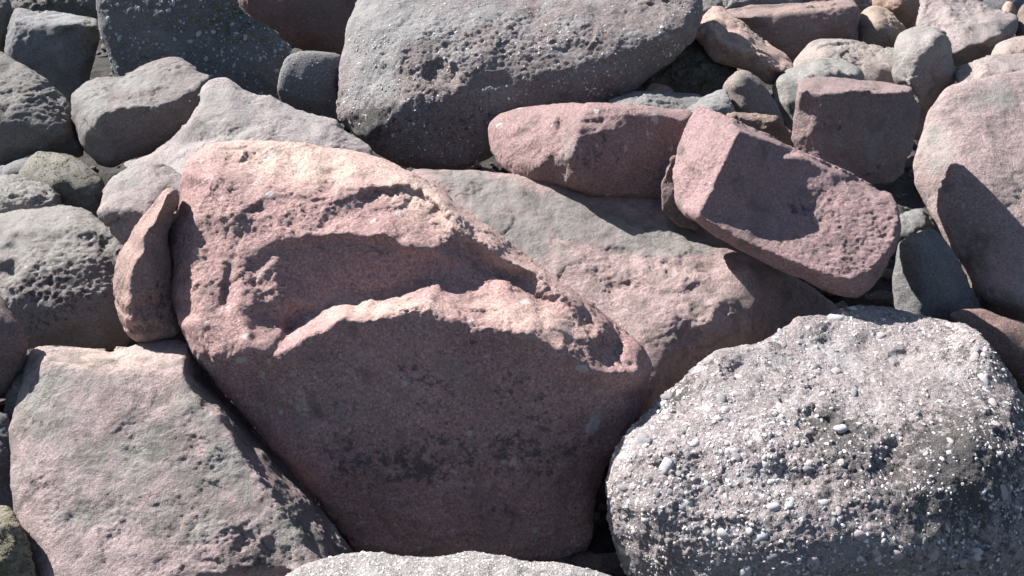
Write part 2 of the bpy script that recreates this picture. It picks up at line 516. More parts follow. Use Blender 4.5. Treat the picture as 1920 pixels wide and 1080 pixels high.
# ------------------------------------------------------------------ the boulders, nearest and largest first
# central red boulder with its ledges
rock('main', 'boulder', 'huge red-brown broken boulder with stepped ledges in the middle of the pile', 'boulder', 3.3,
  out=[(345,322,215),(352,300,255),(370,285,280),(395,270,295),(430,263,315),(480,262,325),(560,268,315),(640,278,305),(700,292,290),(770,318,255),
       (800,338,235),(835,362,215),(870,395,200),(920,430,183),(965,470,175),(1010,500,171),(1050,525,165),(1090,555,161),(1130,585,155),(1165,615,150),(1200,645,115),
       (1220,680,110),(1222,697,115),(1210,740,120),(1200,780,93),(1180,830,102),(1140,870,105),(1120,920,114),(1110,980,117),(1100,1030,117),(1050,1055,117),
       (900,1060,86),(760,1050,80),(660,1030,80),(640,1000,77),(590,930,74),(530,860,68),(470,790,65),(420,740,76),(390,700,66),(360,655,66),
       (340,610,80),(322,580,160),(317,540,175),(318,490,195),(313,450,210),(315,420,220),(330,390,245),(338,355,225)],
  lines=[[(395,345,170),(470,345,190),(540,350,183),(620,365,169),(690,348,183),(760,352,177),(820,385,157)],
         [(640,405,143),(720,402,145),(800,412,139),(840,425,137)],
         [(455,490,91),(490,470,95),(520,455,97),(580,442,97),(650,432,91),(700,438,85),(760,458,81),(820,472,89),(846,488,105)],
         [(470,500,98),(530,470,106),(590,456,106),(650,450,102),(700,454,98),(760,472,96),(812,485,102)],
         [(560,594,100),(600,577,106),(650,556,108),(700,549,108),(760,536,107),(820,519,108),(850,512,108)],
         [(545,612,80),(600,588,90),(650,567,94),(700,560,95),(760,547,95),(838,528,98)],
         [(518,664,0),(560,640,-6),(600,618,-10),(645,594,-12),(675,596,-14),(705,604,-18),(740,586,-14),(790,578,-14),(830,592,-20),(880,615,-28),(930,616,-30),(990,627,-32),(1030,642,-28),(1080,670,-18),(1130,700,-6),(1190,704,30)],
         [(880,563,66),(930,566,60),(960,564,62),(1000,575,54),(1060,602,44),(1110,640,34)],
         [(900,530,114),(950,528,112),(1000,545,106),(1050,575,94),(1090,602,84)],
         [(850,408,128),(900,452,114),(960,490,108),(1020,525,106),(1080,565,104),(1130,600,102),(1170,640,106)],
         [(846,440,124),(880,478,140),(920,508,144),(970,532,140),(1020,558,128)],
         [(540,700,14),(650,642,2),(800,640,-2),(930,660,-12),(1060,700,0),(1150,740,40)]],
  pts=[(360,420,145),(370,520,95),(380,600,52),(440,400,121),(440,500,84),(450,580,34),(470,650,-2),(520,400,129),(580,410,121),
       (480,530,72),(515,560,62),(530,600,68),(600,800,24),(800,800,19),(1000,800,28),(1100,800,55),(600,900,46),(800,900,40),(1000,900,58),
       (800,1000,65),(950,1000,71),(480,740,60),(440,440,115),(410,350,165)],
  pits=[(480,395,24,14,14,0),(1150,650,26,10,18,35),(712,607,20,8,8,5),(1175,682,24,7,16,25),(430,540,12,34,14,10)],
  scarps=[([(885,895),(930,935),(968,962),(960,985)][::-1],12,16),([(1112,740),(1085,850),(1100,960)],9,5),([(600,840),(660,900),(735,1000)],8,5),([(640,660),(700,700),(820,690)],6,12),([(548,612),(520,655),(492,690),(494,740),(500,790)],14,5),([(455,440),(448,480),(430,520),(425,570)],18,7),
          ([(826,392),(800,364),(760,352),(722,350),(688,362)][::-1],34,20),
          ([(590,372),(545,362),(500,372),(460,400)],-8,26),([(1060,610),(1110,655),(1160,690)],8,10),
          ([(505,560),(530,600),(545,612)],10,14)],
  patches=[(540,420,130,50,5,20),(950,532,100,30,4.5,18),(860,460,45,45,5,18),(650,510,180,55,3.0,26),(800,800,320,220,2.6,30),(800,800,320,230,7,105),(1120,655,70,28,4,16),(400,480,80,150,4,24),(510,570,40,60,5,18),(740,375,60,22,5,14)],
  stains=[('b',565,755,22,38,.55,0),('b',945,865,13,12,.55,0),('b',1112,800,14,34,.7,25),('b',452,675,14,8,.8,0),('b',505,676,5,9,.8,-30),('b',760,720,12,9,.7,0),
          ('b',712,606,20,10,.45,0),('b',430,575,10,14,.5,0),('b',460,630,7,9,.7,0),('b',390,605,8,8,.55,0),('b',1045,870,9,9,.5,0),('b',1030,720,7,6,.6,0),
          ('g',850,720,140,70,.32,0),('g',860,860,300,60,.36,5),('g',700,890,110,50,.34,0),('g',640,770,60,80,.25,0),('g',1020,790,100,80,.3,0),('r',700,760,140,60,.35,0),('r',980,880,100,80,.3,0),('r',480,600,60,60,.3,0),('g',930,960,60,30,.4,0),('g',900,640,60,20,.3,0),('r',560,800,30,60,.4,0),('r',600,390,60,30,.4,0),
          ('r',500,360,60,20,.5,0),('a',560,300,170,45,.9,8),('a',800,380,90,40,.8,35),('a',700,575,150,22,.5,0),('a',1000,600,110,35,.55,15),('a',970,480,140,24,.5,36),('r',850,700,60,60,.3,0)],
  mat=RED, matkw=dict(dark=(.075,.062,.068)), kern='r', facet=1.0, dome=22, rw=26, back=230, sm=1, rough=.9, chip=.8)

# pale conglomerate boulder at the lower right
rock('cong', 'conglomerate_boulder', 'large pale conglomerate boulder studded with white pebbles at the lower right', 'boulder', 3.0,
  out=[(1141,887,130),(1146,858,135),(1160,830,142),(1180,806,150),(1199,781,204),(1223,762,217),(1252,733,230),(1290,704,256),(1329,666,294),(1353,654,307),(1396,651,320),
       (1435,637,339),(1468,618,396),(1493,599,422),(1521,591,441),(1555,589,460),(1574,577,476),(1608,573,486),(1647,577,486),(1685,582,476),(1738,594,448),(1791,608,409),
       (1830,620,339),(1854,642,307),(1878,680,275),(1902,719,256),(1930,760,256),(2000,850,220),(2050,1000,230),(2050,1200,260),(1600,1250,200),(1250,1200,180),(1180,1090,160),
       (1160,1050,155),(1145,1000,140),(1138,940,130),(1135,905,130)],
  pts=[(1230,840,70),(1260,880,44),(1350,760,166),(1320,840,66),(1450,700,268),(1560,660,352),(1650,640,396),(1740,660,345),(1400,880,24),(1500,780,135),(1550,820,76),
       (1700,760,179),(1620,740,217),(1800,740,204),(1220,950,36),(1300,965,0),(1400,975,-30),(1550,960,-30),(1700,900,20),(1820,820,84),(1890,800,130),
       (1300,1080,20),(1500,1080,-50),(1700,1040,-40),(1850,950,30),(1950,900,110),(1950,1050,60),(1420,830,56)],
  pits=[(1690,680,24,18,22,30),(1540,800,44,24,26,40),(1400,690,40,12,10,-20),(1470,900,60,22,14,10),(1680,870,30,40,18,20),(1820,990,40,60,20,10)],
  scarps=[([(1310,690),(1270,735),(1215,790),(1180,850)],14,16)],
  patches=[(1650,820,220,160,4.5,15),(1450,880,280,160,4.5,12)],
  stains=[('g',1700,900,200,120,.3,0),('g',1850,850,120,200,.35,0),('g',1560,800,60,40,.4,30),('g',1270,740,50,14,.5,-45),('r',1500,680,100,40,.5,0)],
  mat=CONG, matkw=dict(dark_amt=.7), kern='tps', dome=20, rw=30, back=180, sm=2, rough=1.5, chip=.7, lump=1.2)

# pale slab at the lower left
rock('slabl', 'boulder', 'flat-topped pale pink and grey boulder filling the lower left corner', 'boulder', 2.95,
  out=[(51,667,370),(68,652,390),(94,648,395),(150,652,395),(209,661,385),(256,646,395),(299,637,400),(337,635,405),(355,646,370),(400,720,460),(470,800,410),(540,880,360),
       (600,950,320),(665,1040,280),(700,1120,240),(690,1200,160),(60,1200,20),(50,1110,60),(45,1035,85),(25,960,125),(20,880,180),(16,810,235),(22,790,245),(40,740,275),(45,710,290)],
  lines=[[(85,672,282),(130,686,262),(200,697,246),(260,699,244),(338,697,250)],
         [(342,697,250),(385,765,205),(410,782,192),(460,860,148),(512,930,112),(555,995,80),(600,1050,56),(640,1110,30)]],
  pts=[(100,800,180),(200,800,172),(300,800,172),(100,900,120),(250,900,108),(380,900,112),(100,1000,60),(250,1000,44),(400,1000,48),(500,1050,34),(300,1100,-20),(100,1100,0),
       (60,800,200),(55,900,130),(200,740,205),(90,720,250)],
  pits=[(490,1035,56,26,14,22),(262,856,36,9,6,22)],
  scarps=[([(345,940),(372,985)],12,6),([(240,650),(252,672),(262,700)],8,12)],
  patches=[(330,970,110,50,3.4,22),(480,1030,110,60,3.6,22),(150,950,110,110,-3,20),(90,760,60,60,1.6,16)],
  stains=[('r',90,740,70,80,.6,0),('r',420,850,30,120,.7,-30),('r',250,860,120,50,.6,0),('g',300,980,120,40,.35,0),('g',480,1040,80,40,.5,0),('r',250,960,160,60,.5,0),  # the g patches here paint shade into the low hollows
          ('r',200,720,60,40,.3,0),('a',190,672,130,24,.6,0),('a',330,740,60,50,.3,0),('r',550,1000,40,80,.6,-30),('g',70,790,40,20,.4,0)],
  mat=PINK, matkw=dict(a=(.37,.285,.28), b=(.30,.225,.22), grey_amt=.45, dark_amt=.42, grime=.58, moss=.1), kern='r', jag=.6, dome=12, rw=16, back=210, sm=1, rough=1.1, chip=.35)

# strip of pale rock along the bottom edge
rock('bottom', 'boulder', 'pale grey speckled boulder top cut off by the bottom edge of the picture', 'boulder', 2.45,
  out=[(530,1085,120),(560,1062,150),(600,1048,165),(650,1038,175),(700,1036,180),(760,1042,175),(820,1046,170),(880,1034,180),(940,1040,170),(1000,1052,155),(1060,1055,150),(1110,1070,130),(1150,1085,120),(1190,1200,60),(1100,1400,60),(600,1400,60),(480,1200,80)],
  pts=[(700,1100,60),(850,1100,60),(1000,1100,55),(850,1200,0),(700,1250,0),(1000,1250,0),(850,1350,40)],
  mat=CONG, matkw=dict(a=(.34,.31,.30), b=(.27,.25,.24), grey=(.36,.35,.33), dark_amt=.4, speck=.6), dome=18, rw=26, back=180, rough=1.1, chip=.5)

# grey-pink sloping slab behind the central boulder
rock('slope', 'boulder', 'long sloping boulder, grey above and pink at its broken end, behind the red boulder', 'boulder', 3.75,
  out=[(770,320,400),(800,317,400),(850,320,400),(880,318,400),(910,322,390),(960,325,385),(1050,335,370),(1150,350,350),(1250,375,320),(1320,420,280),(1400,465,240),(1480,515,200),(1540,550,200),
       (1580,590,200),(1540,610,190),(1480,630,160),(1400,665,120),(1330,690,90),(1290,730,70),(1240,780,40),(1200,800,20),(1150,800,10),(900,620,130),(780,460,280)],
  pts=[(900,400,275),(850,360,330),(1000,450,215),(1000,400,275),(1100,440,230),(1150,420,265),(1200,450,220),(1250,470,190),(1100,500,150),(1200,510,140),(1300,515,120),(1380,520,112),
       (1150,560,95),(1250,590,50),(1330,600,42),(1250,650,18),(1220,740,0),(1390,600,70),(1480,580,180),(1430,630,130),(1350,650,60)],
  lines=[[(1405,500,125),(1428,530,112),(1432,570,108),(1412,615,90),(1370,640,62)]],
  pits=[(1170,480,40,14,18,12),(1250,500,30,12,16,20),(1290,630,26,16,14,0),(1320,545,30,14,12,0),(1170,540,30,16,14,0)],
  patches=[(1200,520,160,70,5,20),(1290,610,100,60,5,18)],
  stains=[('r',950,400,170,80,.9,20),('r',1150,430,150,40,.9,15),('r',1300,450,80,30,.7,20),('r',1200,520,60,30,.3,0),('r',1250,600,150,80,-.5,0),('g',1240,490,60,12,.4,15)],
  mat=PINK, matkw=dict(grey_amt=.25, dark_amt=.36, grime=.52, a=(.36,.265,.255), b=(.30,.215,.205), grey=(.19,.182,.172)), kern='tps', dome=18, rw=26, back=180, sm=2, rough=1.0, chip=.3)

# long rounded boulder with two small holes
rock('holes', 'boulder', 'blunt pink boulder with two small round holes in its sunlit end', 'boulder', 4.24,
  out=[(913,250,237),(918,228,250),(935,213,256),(970,203,231),(1020,197,187),(1070,193,110),(1130,192,60),(1200,195,48),(1240,203,45),(1300,208,50),(1312,250,60),(1300,330,70),(1290,380,80),(1240,387,78),(1180,380,70),(1120,370,62),(1050,352,82),(990,340,112),(945,318,162),(920,285,212)],
  lines=[[(1108,202,44),(1082,240,8),(1070,290,-4),(1082,330,8)],[(1108,203,40),(1150,203,20),(1230,212,14)]],
  pts=[(960,250,150),(1020,250,77),(955,290,137),(1000,312,87),(1030,290,45),(1150,240,12),(1200,280,24),(1150,320,26),(1280,225,30),(1270,340,56),(1040,225,82),(1110,300,10)],
  pits=[(986,250,12,11,24,0),(1050,238,8,12,22,0)],
  patches=[(1000,270,90,60,3,16)],
  stains=[('b',1228,222,10,13,.8,-30),('b',1090,282,8,12,.5,0),('b',1170,280,10,16,.45,0),('r',1060,250,20,25,.5,0),('g',1120,300,60,50,.35,0),('g',1240,330,50,40,.4,0),('r',1040,310,40,30,.4,0)],
  mat=RED, matkw=dict(a=(.29,.19,.185), b=(.24,.155,.15)), kern='r', dome=20, rw=24, back=150, sm=2, rough=.7, chip=.5)

# tilted slab with a flat rough face
rock('tilt', 'flat_stone', 'tilted pink slab with a flat rough face and sharp pointed lower corner', 'rock', 3.81,
  out=[(1305,197,190),(1330,205,150),(1370,220,100),(1400,237,84),(1440,252,96),(1500,280,106),(1560,310,112),(1610,335,96),(1650,360,78),(1672,362,66),(1682,385,36),(1690,420,34),(1688,450,22),
       (1662,505,8),(1632,542,-4),(1608,558,-10),(1585,557,-6),(1540,545,0),(1500,522,6),(1440,497,12),(1380,465,20),(1340,438,26),(1306,413,30),(1280,402,90),(1266,380,118),(1262,330,150),(1265,285,172),(1280,250,180),(1295,220,186)],
  lines=[[(1386,246,16),(1360,300,8),(1335,350,4),(1308,403,0)],
         [(1309,406,0),(1380,444,-8),(1467,482,-28),(1541,513,-46),(1594,524,-52),(1630,510,-48),(1676,460,-24),(1683,411,0)]],
  pts=[(1440,300,44),(1400,400,26),(1480,330,56),(1450,440,14),(1560,350,56),(1640,390,18),(1500,470,-18),(1660,440,-10),(1560,430,4),(1500,400,34),(1370,350,20),(1600,470,-24),(1300,300,86),(1320,330,48),(1405,252,36),(1440,264,54),(1500,292,64),(1560,322,70),(1650,372,40),(1340,240,84)],
  pits=[(1275,285,10,10,10,0)],
  patches=[(1580,430,115,95,-3.4,11),(1590,430,110,95,1.8,18),(1320,300,60,90,3,13),(1430,370,70,90,1.2,14)],
  stains=[('g',1500,390,30,20,.5,20),('g',1590,390,20,14,.4,0),('g',1530,475,24,14,.45,0),('g',1275,285,12,10,.6,0),('r',1480,300,50,20,.3,30),('r',1500,400,40,30,.3,0)],
  mat=PINK, matkw=dict(a=(.31,.205,.205), b=(.27,.175,.175), grey_amt=.2, dark_amt=.34, grime=.5), kern='r', dome=2, rw=5, back=130, sm=1, vox=2.6, osm=0, jag=.35, rough=1.0, chip=.35)

# great grey boulder at the top
rock('top', 'boulder', 'great mottled grey boulder with a rough pitted top at the upper middle', 'boulder', 4.9,
  out=[(690,-40,210),(665,10,180),(652,40,160),(648,70,150),(648,88,145),(640,110,135),(635,140,125),(632,200,68),(635,225,61),(650,240,58),(690,275,55),(740,305,55),(790,322,55),(840,320,52),(880,312,48),
       (925,290,48),(1000,265,55),(1100,225,52),(1165,185,48),(1200,160,48),(1260,115,75),(1300,75,70),(1315,40,75),(1318,10,95),(1310,-40,140),(1000,-60,200)],
  lines=[[(690,262,33),(716,235,19),(760,200,7),(850,172,0),(1000,145,0),(1150,105,2),(1290,55,25)]],
  pts=[(700,60,105),(800,60,62),(900,100,14),(720,150,55),(1000,90,22),(1100,60,30),(1200,30,48),(900,20,85),(1100,0,90),(800,260,27),(900,240,23),(1000,200,18),(1120,160,19),(1230,100,34),(690,200,37)],
  pits=[(825,140,34,22,18,0),(920,150,40,12,8,0)],
  patches=[(960,90,280,80,-5,11),(780,180,110,70,-4,11),(1200,40,120,50,2.6,9),(900,120,200,60,1.6,18)],
  stains=[('r',700,100,60,100,.6,0),('g',690,230,40,50,.5,0),('g',820,220,120,60,.3,0),('r',800,40,150,40,.6,0)],
  mat=CONG, matkw=dict(a=(.25,.205,.20), b=(.20,.162,.16), grey=(.265,.26,.26), dark_amt=.5, grey_amt=.55, speck=.5), kern='tps', dome=22, rw=30, back=210, sm=2, rough=1.3, chip=.8)

# right-hand big pink boulder
rock('right', 'boulder', 'tall smooth pink boulder with irregular cast shadow at the right edge', 'boulder', 4.3,
  out=[(2000,118,210),(1920,132,200),(1880,138,195),(1850,145,190),(1800,155,180),(1770,165,175),(1755,190,170),(1740,215,165),(1730,245,155),(1715,290,140),(1712,320,130),(1718,350,120),(1740,395,100),
       (1765,440,82),(1790,480,68),(1815,530,60),(1835,578,50),(1880,600,40),(1920,614,40),(2000,640,40),(2080,520,60),(2100,300,120)],
  pts=[(1780,300,80),(1850,220,125),(1920,220,130),(1850,350,30),(1920,350,30),(1800,400,46),(1860,480,10),(1900,480,-20),(1850,560,-20),(1920,580,-70),(2000,350,10),(2000,550,0)],
  patches=[(1880,470,90,80,2,18),(1850,300,120,160,-2.5,22)],
  stains=[('r',1760,260,40,80,.3,0),('r',1900,180,80,40,.4,0)],
  mat=PALE, matkw=dict(a=(.36,.275,.265), b=(.29,.215,.21), grey_amt=.36, dark_amt=.3, grime=.5), kern='tps', facet=.3, jag=.5, dome=18, rw=26, back=180, sm=3, rough=.7, chip=.15)

# ------------------------------------------------------------------ left-hand stones
rock('horn', 'standing_stone', 'narrow horn-shaped stone wedged upright against the red boulder', 'rock', 3.47,
  out=[(316,352,60),(335,357,70),(333,375,70),(321,409,70),(312,428,70),(312,445,70),(317,478,70),(321,522,70),(318,553,70),(327,591,70),(337,620,70),(325,632,60),(306,638,50),(275,645,50),(254,643,50),(241,631,60),(223,605,75),(217,571,85),(215,529,90),(223,481,90),(241,450,88),(265,416,84),(289,382,78),(303,361,70)],
  lines=[[(316,360,26),(299,392,16),(277,428,10),(266,467,4),(250,502,0),(240,536,0),(238,571,0),(242,602,8)]],
  pts=[(300,450,36),(290,520,26),(280,580,26),(310,600,45),(265,560,6),(262,610,18)],
  pits=[(252,470,7,6,10,0)],
  stains=[('g',300,560,30,70,.5,0),('g',265,620,30,16,.7,0),('r',245,520,20,60,.4,0)],
  mat=BROWN, matkw=dict(a=(.36,.24,.21), b=(.29,.20,.18)), kern='r', dome=10, rw=12, back=80, sm=2, rough=1.0, chip=.7, vox=2.4)

rock('behindhorn', 'boulder', 'small pale boulder tucked behind the horn-shaped stone', 'boulder', 3.85,
  out=[(183,402,60),(192,370,80),(203,347,100),(225,325,120),(255,306,140),(280,302,145),(310,308,140),(340,325,120),(356,350,90),(350,400,60),(320,450,40),(280,480,40),(237,462,40),(210,435,45)],
  lines=[[(190,398,36),(205,380,40),(222,372,42),(232,396,22),(262,400,20)]],
  pts=[(260,350,70),(300,350,70),(240,430,25)],
  stains=[('r',230,340,40,30,.5,0),('g',220,410,40,30,.5,0)],
  mat=PALE, dome=14, rw=18, back=120, rough=1.0, chip=.8, kern='r')

rock('roughleft', 'boulder', 'rough dark-crusted grey boulder left of the horn-shaped stone', 'boulder', 3.85,
  out=[(-70,402,150),(0,399,165),(34,394,170),(86,387,175),(127,386,175),(155,394,165),(186,411,150),(206,423,140),(223,437,125),(242,462,100),(250,500,80),(250,560,60),(245,610,55),(245,645,60),(220,655,60),(190,660,60),(150,655,58),(100,648,58),(50,655,60),(0,645,60),(-70,600,70)],
  pts=[(60,430,100),(140,430,95),(60,480,48),(140,480,44),(200,490,56),(100,540,10),(180,550,16),(100,585,0),(30,560,10),(180,590,14),(100,625,26),(190,630,30),(20,610,24),(0,480,60)],
  pits=[(30,470,24,26,20,20),(20,505,18,14,20,0)],
  scarps=[([(30,445),(80,436),(150,440),(190,450)],8,20)],
  patches=[(110,520,120,70,-7,16),(110,500,120,70,2,14)],
  stains=[('g',120,540,110,60,.55,0),('r',110,420,100,30,.6,0),('r',80,470,100,30,.4,0),('g',60,610,60,20,.3,0)],
  mat=GREY, matkw=dict(dark_amt=.45, moss=.2, a=(.25,.21,.205)), kern='tps', dome=14, rw=22, back=180, rough=1.3, chip=.9)

rock('darkleft', 'boulder', 'dark brown boulder cut by the left edge below the rough grey one', 'boulder', 3.35,
  out=[(-60,545,60),(0,553,60),(20,580,50),(42,610,45),(51,640,45),(50,660,50),(40,690,60),(15,728,80),(0,738,80),(-60,760,80)],
  pts=[(-10,600,20),(20,640,16),(0,690,40),(-40,650,10)],
  mat=BROWN, matkw=dict(a=(.22,.15,.14), b=(.16,.12,.12)), dome=14, rw=16, back=90, rough=.6, chip=.5)

rock('litleft', 'boulder', 'boulder with flat sunlit top and dark shaded front near the upper left', 'boulder', 4.65,
  out=[(132,192,80),(137,172,100),(168,150,140),(196,146,150),(227,147,155),(261,127,190),(306,108,220),(330,106,225),(354,117,200),(371,136,160),(395,143,140),(378,172,80),(375,196,70),(344,237,60),(309,272,60),(275,289,60),(241,298,58),(213,315,60),(186,308,60),(162,287,60),(148,258,62),(137,227,70)],
  lines=[[(178,226,8),(192,210,2),(220,201,0),(258,199,4),(292,198,12),(330,189,28),(358,168,66),(385,150,115)],
         [(182,240,10),(200,222,6),(225,212,4),(258,209,8),(292,208,16),(332,199,34)]],
  pts=[(165,200,42),(200,175,60),(250,170,62),(300,150,110),(330,140,140),(160,250,28),(200,260,22),(260,250,26),(320,225,44),(210,295,38)],
  pits=[(258,185,24,6,8,40)],
  patches=[(190,175,40,25,4,15)],
  stains=[('r',170,180,30,40,.5,0),('r',260,160,100,40,.4,0),('g',240,240,60,30,.3,0)],
  mat=PALE, matkw=dict(a=(.21,.175,.168), b=(.175,.145,.14), grey=(.215,.215,.205), grey_amt=.45, dark_amt=.2), kern='r', dome=10, rw=14, back=130, sm=2, rough=.7, chip=.6, vox=2.8)

rock('wedge', 'flat_stone', 'pale sunlit wedge slab with pointed top behind the red boulder', 'rock', 4.1,
  out=[(378,168,210),(388,151,230),(406,144,240),(426,144,240),(440,151,235),(457,168,225),(492,180,215),(512,184,210),(550,203,195),(608,220,180),(629,223,178),(650,246,160),(700,280,140),(700,340,90),(500,345,40),(350,350,50),(280,335,160),(240,318,220),(228,306,240),(290,285,220),(333,254,220),(361,220,180),(378,193,195)],
  pts=[(430,200,165),(500,230,135),(420,260,115),(560,260,110),(480,290,75),(340,310,142),(620,270,100),(300,310,180)],
  scarps=[([(470,245),(430,255),(405,262),(380,268),(345,282),(352,300)],20,16)],
  patches=[(420,260,60,30,4,14)],
  stains=[('r',440,240,80,30,.5,0),('g',430,252,40,6,.5,-10),('r',560,220,60,20,.5,20)],
  mat=PALE, matkw=dict(a=(.33,.285,.28), b=(.27,.235,.23), grey_amt=.5, dark_amt=.25), kern='tps', dome=8, rw=14, back=150, sm=2, rough=1.0, chip=.45, osm=.4)

rock('darkcong', 'conglomerate_boulder', 'dark blue-grey conglomerate boulder flecked with pale pebbles at the upper left', 'boulder', 5.5,
  out=[(187,-40,4),(185,45,10),(194,86,14),(206,117,18),(217,155,24),(240,230,40),(350,250,40),(480,250,40),(530,215,45),(524,180,45),(526,145,45),(538,113,50),(549,90,52),(526,70,50),(498,50,60),(464,30,52),(446,15,46),(440,-40,30)],
  pts=[(300,0,-6),(400,10,10),(300,80,0),(400,80,6),(470,70,26),(300,150,10),(420,150,12),(490,140,24),(230,100,14)],
  pits=[(430,50,40,20,-6,0)],
  patches=[(440,40,60,40,8,12)],
  mat=CONGD, kern='tps', dome=14, rw=18, back=200, rough=1.2, chip=.6)

rock('bluesmall', 'boulder', 'small round blue-grey boulder left of the great mottled boulder', 'boulder', 5.3,
  out=[(521,165,14),(527,130,8),(540,104,6),(563,93,4),(600,93,4),(640,102,8),(665,150,50),(660,225,50),(620,235,50),(570,222,45),(532,200,42)],
  pts=[(580,150,0),(600,200,22),(560,180,14),(620,150,6)],
  mat=SLATE, matkw=dict(speck=.45), dome=12, rw=18, back=60, rough=.8, chip=.4, vox=2.6)

rock('browntop', 'boulder', 'dark reddish-brown boulder in shade at the top edge, beside the mottled one', 'boulder', 6.2,
  out=[(445,-50,20),(447,0,20),(470,30,20),(500,52,22),(545,87,30),(600,98,34),(645,104,34),(670,60,40),(690,20,40),(700,-50,40)],
  pts=[(560,20,-10),(600,60,8),(560,-20,-20)],
  mat=BROWN, matkw=dict(a=(.24,.14,.13), b=(.15,.13,.11), dark_amt=.4), dome=26, rw=30, back=120, rough=.8, chip=.4)

rock('blockleft', 'boulder', 'squarish slate-grey boulder with a thin sunlit rim in the upper left corner', 'boulder', 5.7,
  out=[(24,16,70),(38,14,72),(65,23,70),(117,24,68),(150,30,64),(184,34,60),(188,69,46),(181,93,44),(170,138,44),(165,175,44),(132,200,46),(60,200,50),(15,150,24),(9,100,16),(12,60,30)],
  lines=[[(26,42,18),(60,46,10),(110,44,6),(150,46,6),(180,50,14)]],
  pts=[(60,80,8),(120,80,4),(100,130,14),(150,120,16),(50,120,16),(25,80,10)],
  pits=[(128,62,12,6,16,20)],
  stains=[('r',100,35,80,12,.5,0)],
  mat=SLATE, kern='r', dome=14, rw=18, back=120, rough=.9, chip=.6)

rock('leftedge', 'boulder', 'olive-grey cracked boulder with two rounded lobes at the left edge', 'boulder', 4.8,
  out=[(-80,95,120),(0,98,120),(17,103,115),(26,115,105),(45,120,100),(76,138,90),(110,172,75),(127,186,65),(140,213,55),(146,245,52),(156,290,60),(120,300,70),(60,310,75),(0,322,80),(-80,330,80)],
  pts=[(20,150,62),(60,165,50),(100,210,24),(60,220,12),(0,215,20),(110,250,14),(60,265,26),(0,280,34),(-40,200,30)],
  scarps=[([(17,103),(24,130),(27,165),(20,195)],9,25),([(0,193),(40,193),(60,210),(85,238)],-12,30)],
  patches=[(70,170,70,60,-6,16)],
  mat=MOSSY, matkw=dict(a=(.19,.175,.165), b=(.15,.14,.13), moss=.3), kern='tps', dome=18, rw=24, back=140, rough=1.1, chip=.8)

rock('sliver', 'boulder', 'dark sliver of a boulder in the extreme upper left corner', 'boulder', 6.0,
  out=[(-70,-20,40),(14,-5,40),(23,18,35),(13,50,35),(11,100,40),(-70,110,40)], pts=[(-20,40,0),(0,60,5)],
  mat=MOSSY, matkw=dict(moss=.2), dome=16, rw=18, back=80)

rock('mosstop', 'boulder', 'dark moss-flecked boulder peeking over the squarish slate-grey one', 'boulder', 6.8,
  out=[(10,-50,60),(200,-50,60),(195,45,20),(130,45,10),(60,40,14),(15,20,30)], pts=[(110,0,0),(60,10,0),(160,10,0)],
  mat=MOSSY, dome=16, rw=20, back=100, rough=1.4)

rock('mossmall', 'boulder', 'small mossy boulder half in shadow above the rough grey one', 'boulder', 4.5,
  out=[(36,328,80),(50,298,100),(65,283,115),(90,281,115),(120,288,105),(148,298,85),(168,312,70),(192,335,60),(197,365,55),(190,410,55),(150,425,60),(100,420,70),(55,390,80)],
  pts=[(85,305,70),(110,330,30),(80,345,40),(150,350,24),(150,390,36)],
  mat=MOSSY, matkw=dict(a=(.22,.20,.17), moss=.5), dome=12, rw=14, back=80, rough=1.3)

rock('smallleft', 'boulder', 'low grey-green boulder at the left edge above the rough grey one', 'boulder', 4.3,
  out=[(-60,338,90),(0,331,95),(30,329,95),(60,335,90),(90,345,80),(108,358,70),(114,378,60),(108,398,50),(60,405,40),(0,410,40),(-60,410,40)],
  pts=[(30,360,40),(70,370,34),(0,365,40)], patches=[(40,365,50,25,-5,12)],
  mat=MOSSY, matkw=dict(a=(.27,.25,.23), b=(.2,.19,.17), moss=.25), dome=10, rw=12, back=70, rough=1.2)

rock('bluestrip', 'flat_stone', 'thin blue-grey slab in shadow under the cracked left boulder', 'rock', 4.75,
  out=[(-50,322,30),(0,314,30),(35,300,30),(60,288,30),(75,300,30),(60,335,20),(0,345,20),(-50,345,20)], pts=[(10,325,10)],
  mat=SLATE, dome=8, rw=10, back=70, rough=.7)

rock('cornerblue', 'stone', 'blue-shaded stone showing beside the lower left flat-topped boulder', 'rock', 3.45,
  out=[(8,760,40),(18,715,40),(36,685,40),(60,660,40),(75,700,50),(70,780,50),(40,820,50),(12,815,45)], pts=[(40,740,8)],
  mat=SLATE, dome=10, rw=14, back=60, rough=.6)
rock('cornerdark', 'stone', 'dark stone at the left edge halfway down the flat-topped boulder', 'rock', 3.3,
  out=[(-60,765,40),(0,772,40),(18,780,35),(30,830,30),(40,900,30),(40,960,35),(0,965,40),(-60,960,40)], pts=[(0,860,0),(-30,860,0)],
  mat=SLATE, matkw=dict(a=(.11,.11,.13), b=(.09,.09,.10)), dome=12, rw=14, back=70, rough=.7)
rock('cornermoss', 'stone', 'mossy brown stone in the bottom left corner', 'rock', 2.9,
  out=[(-60,945,90),(0,946,95),(22,950,90),(40,985,60),(60,1040,40),(70,1110,30),(40,1160,40),(-60,1160,40)], pts=[(0,990,40),(10,1050,5),(-30,1060,0)],
  mat=MOSSY, matkw=dict(a=(.24,.20,.15), b=(.18,.16,.12)), dome=12, rw=14, back=90, rough=1.4)

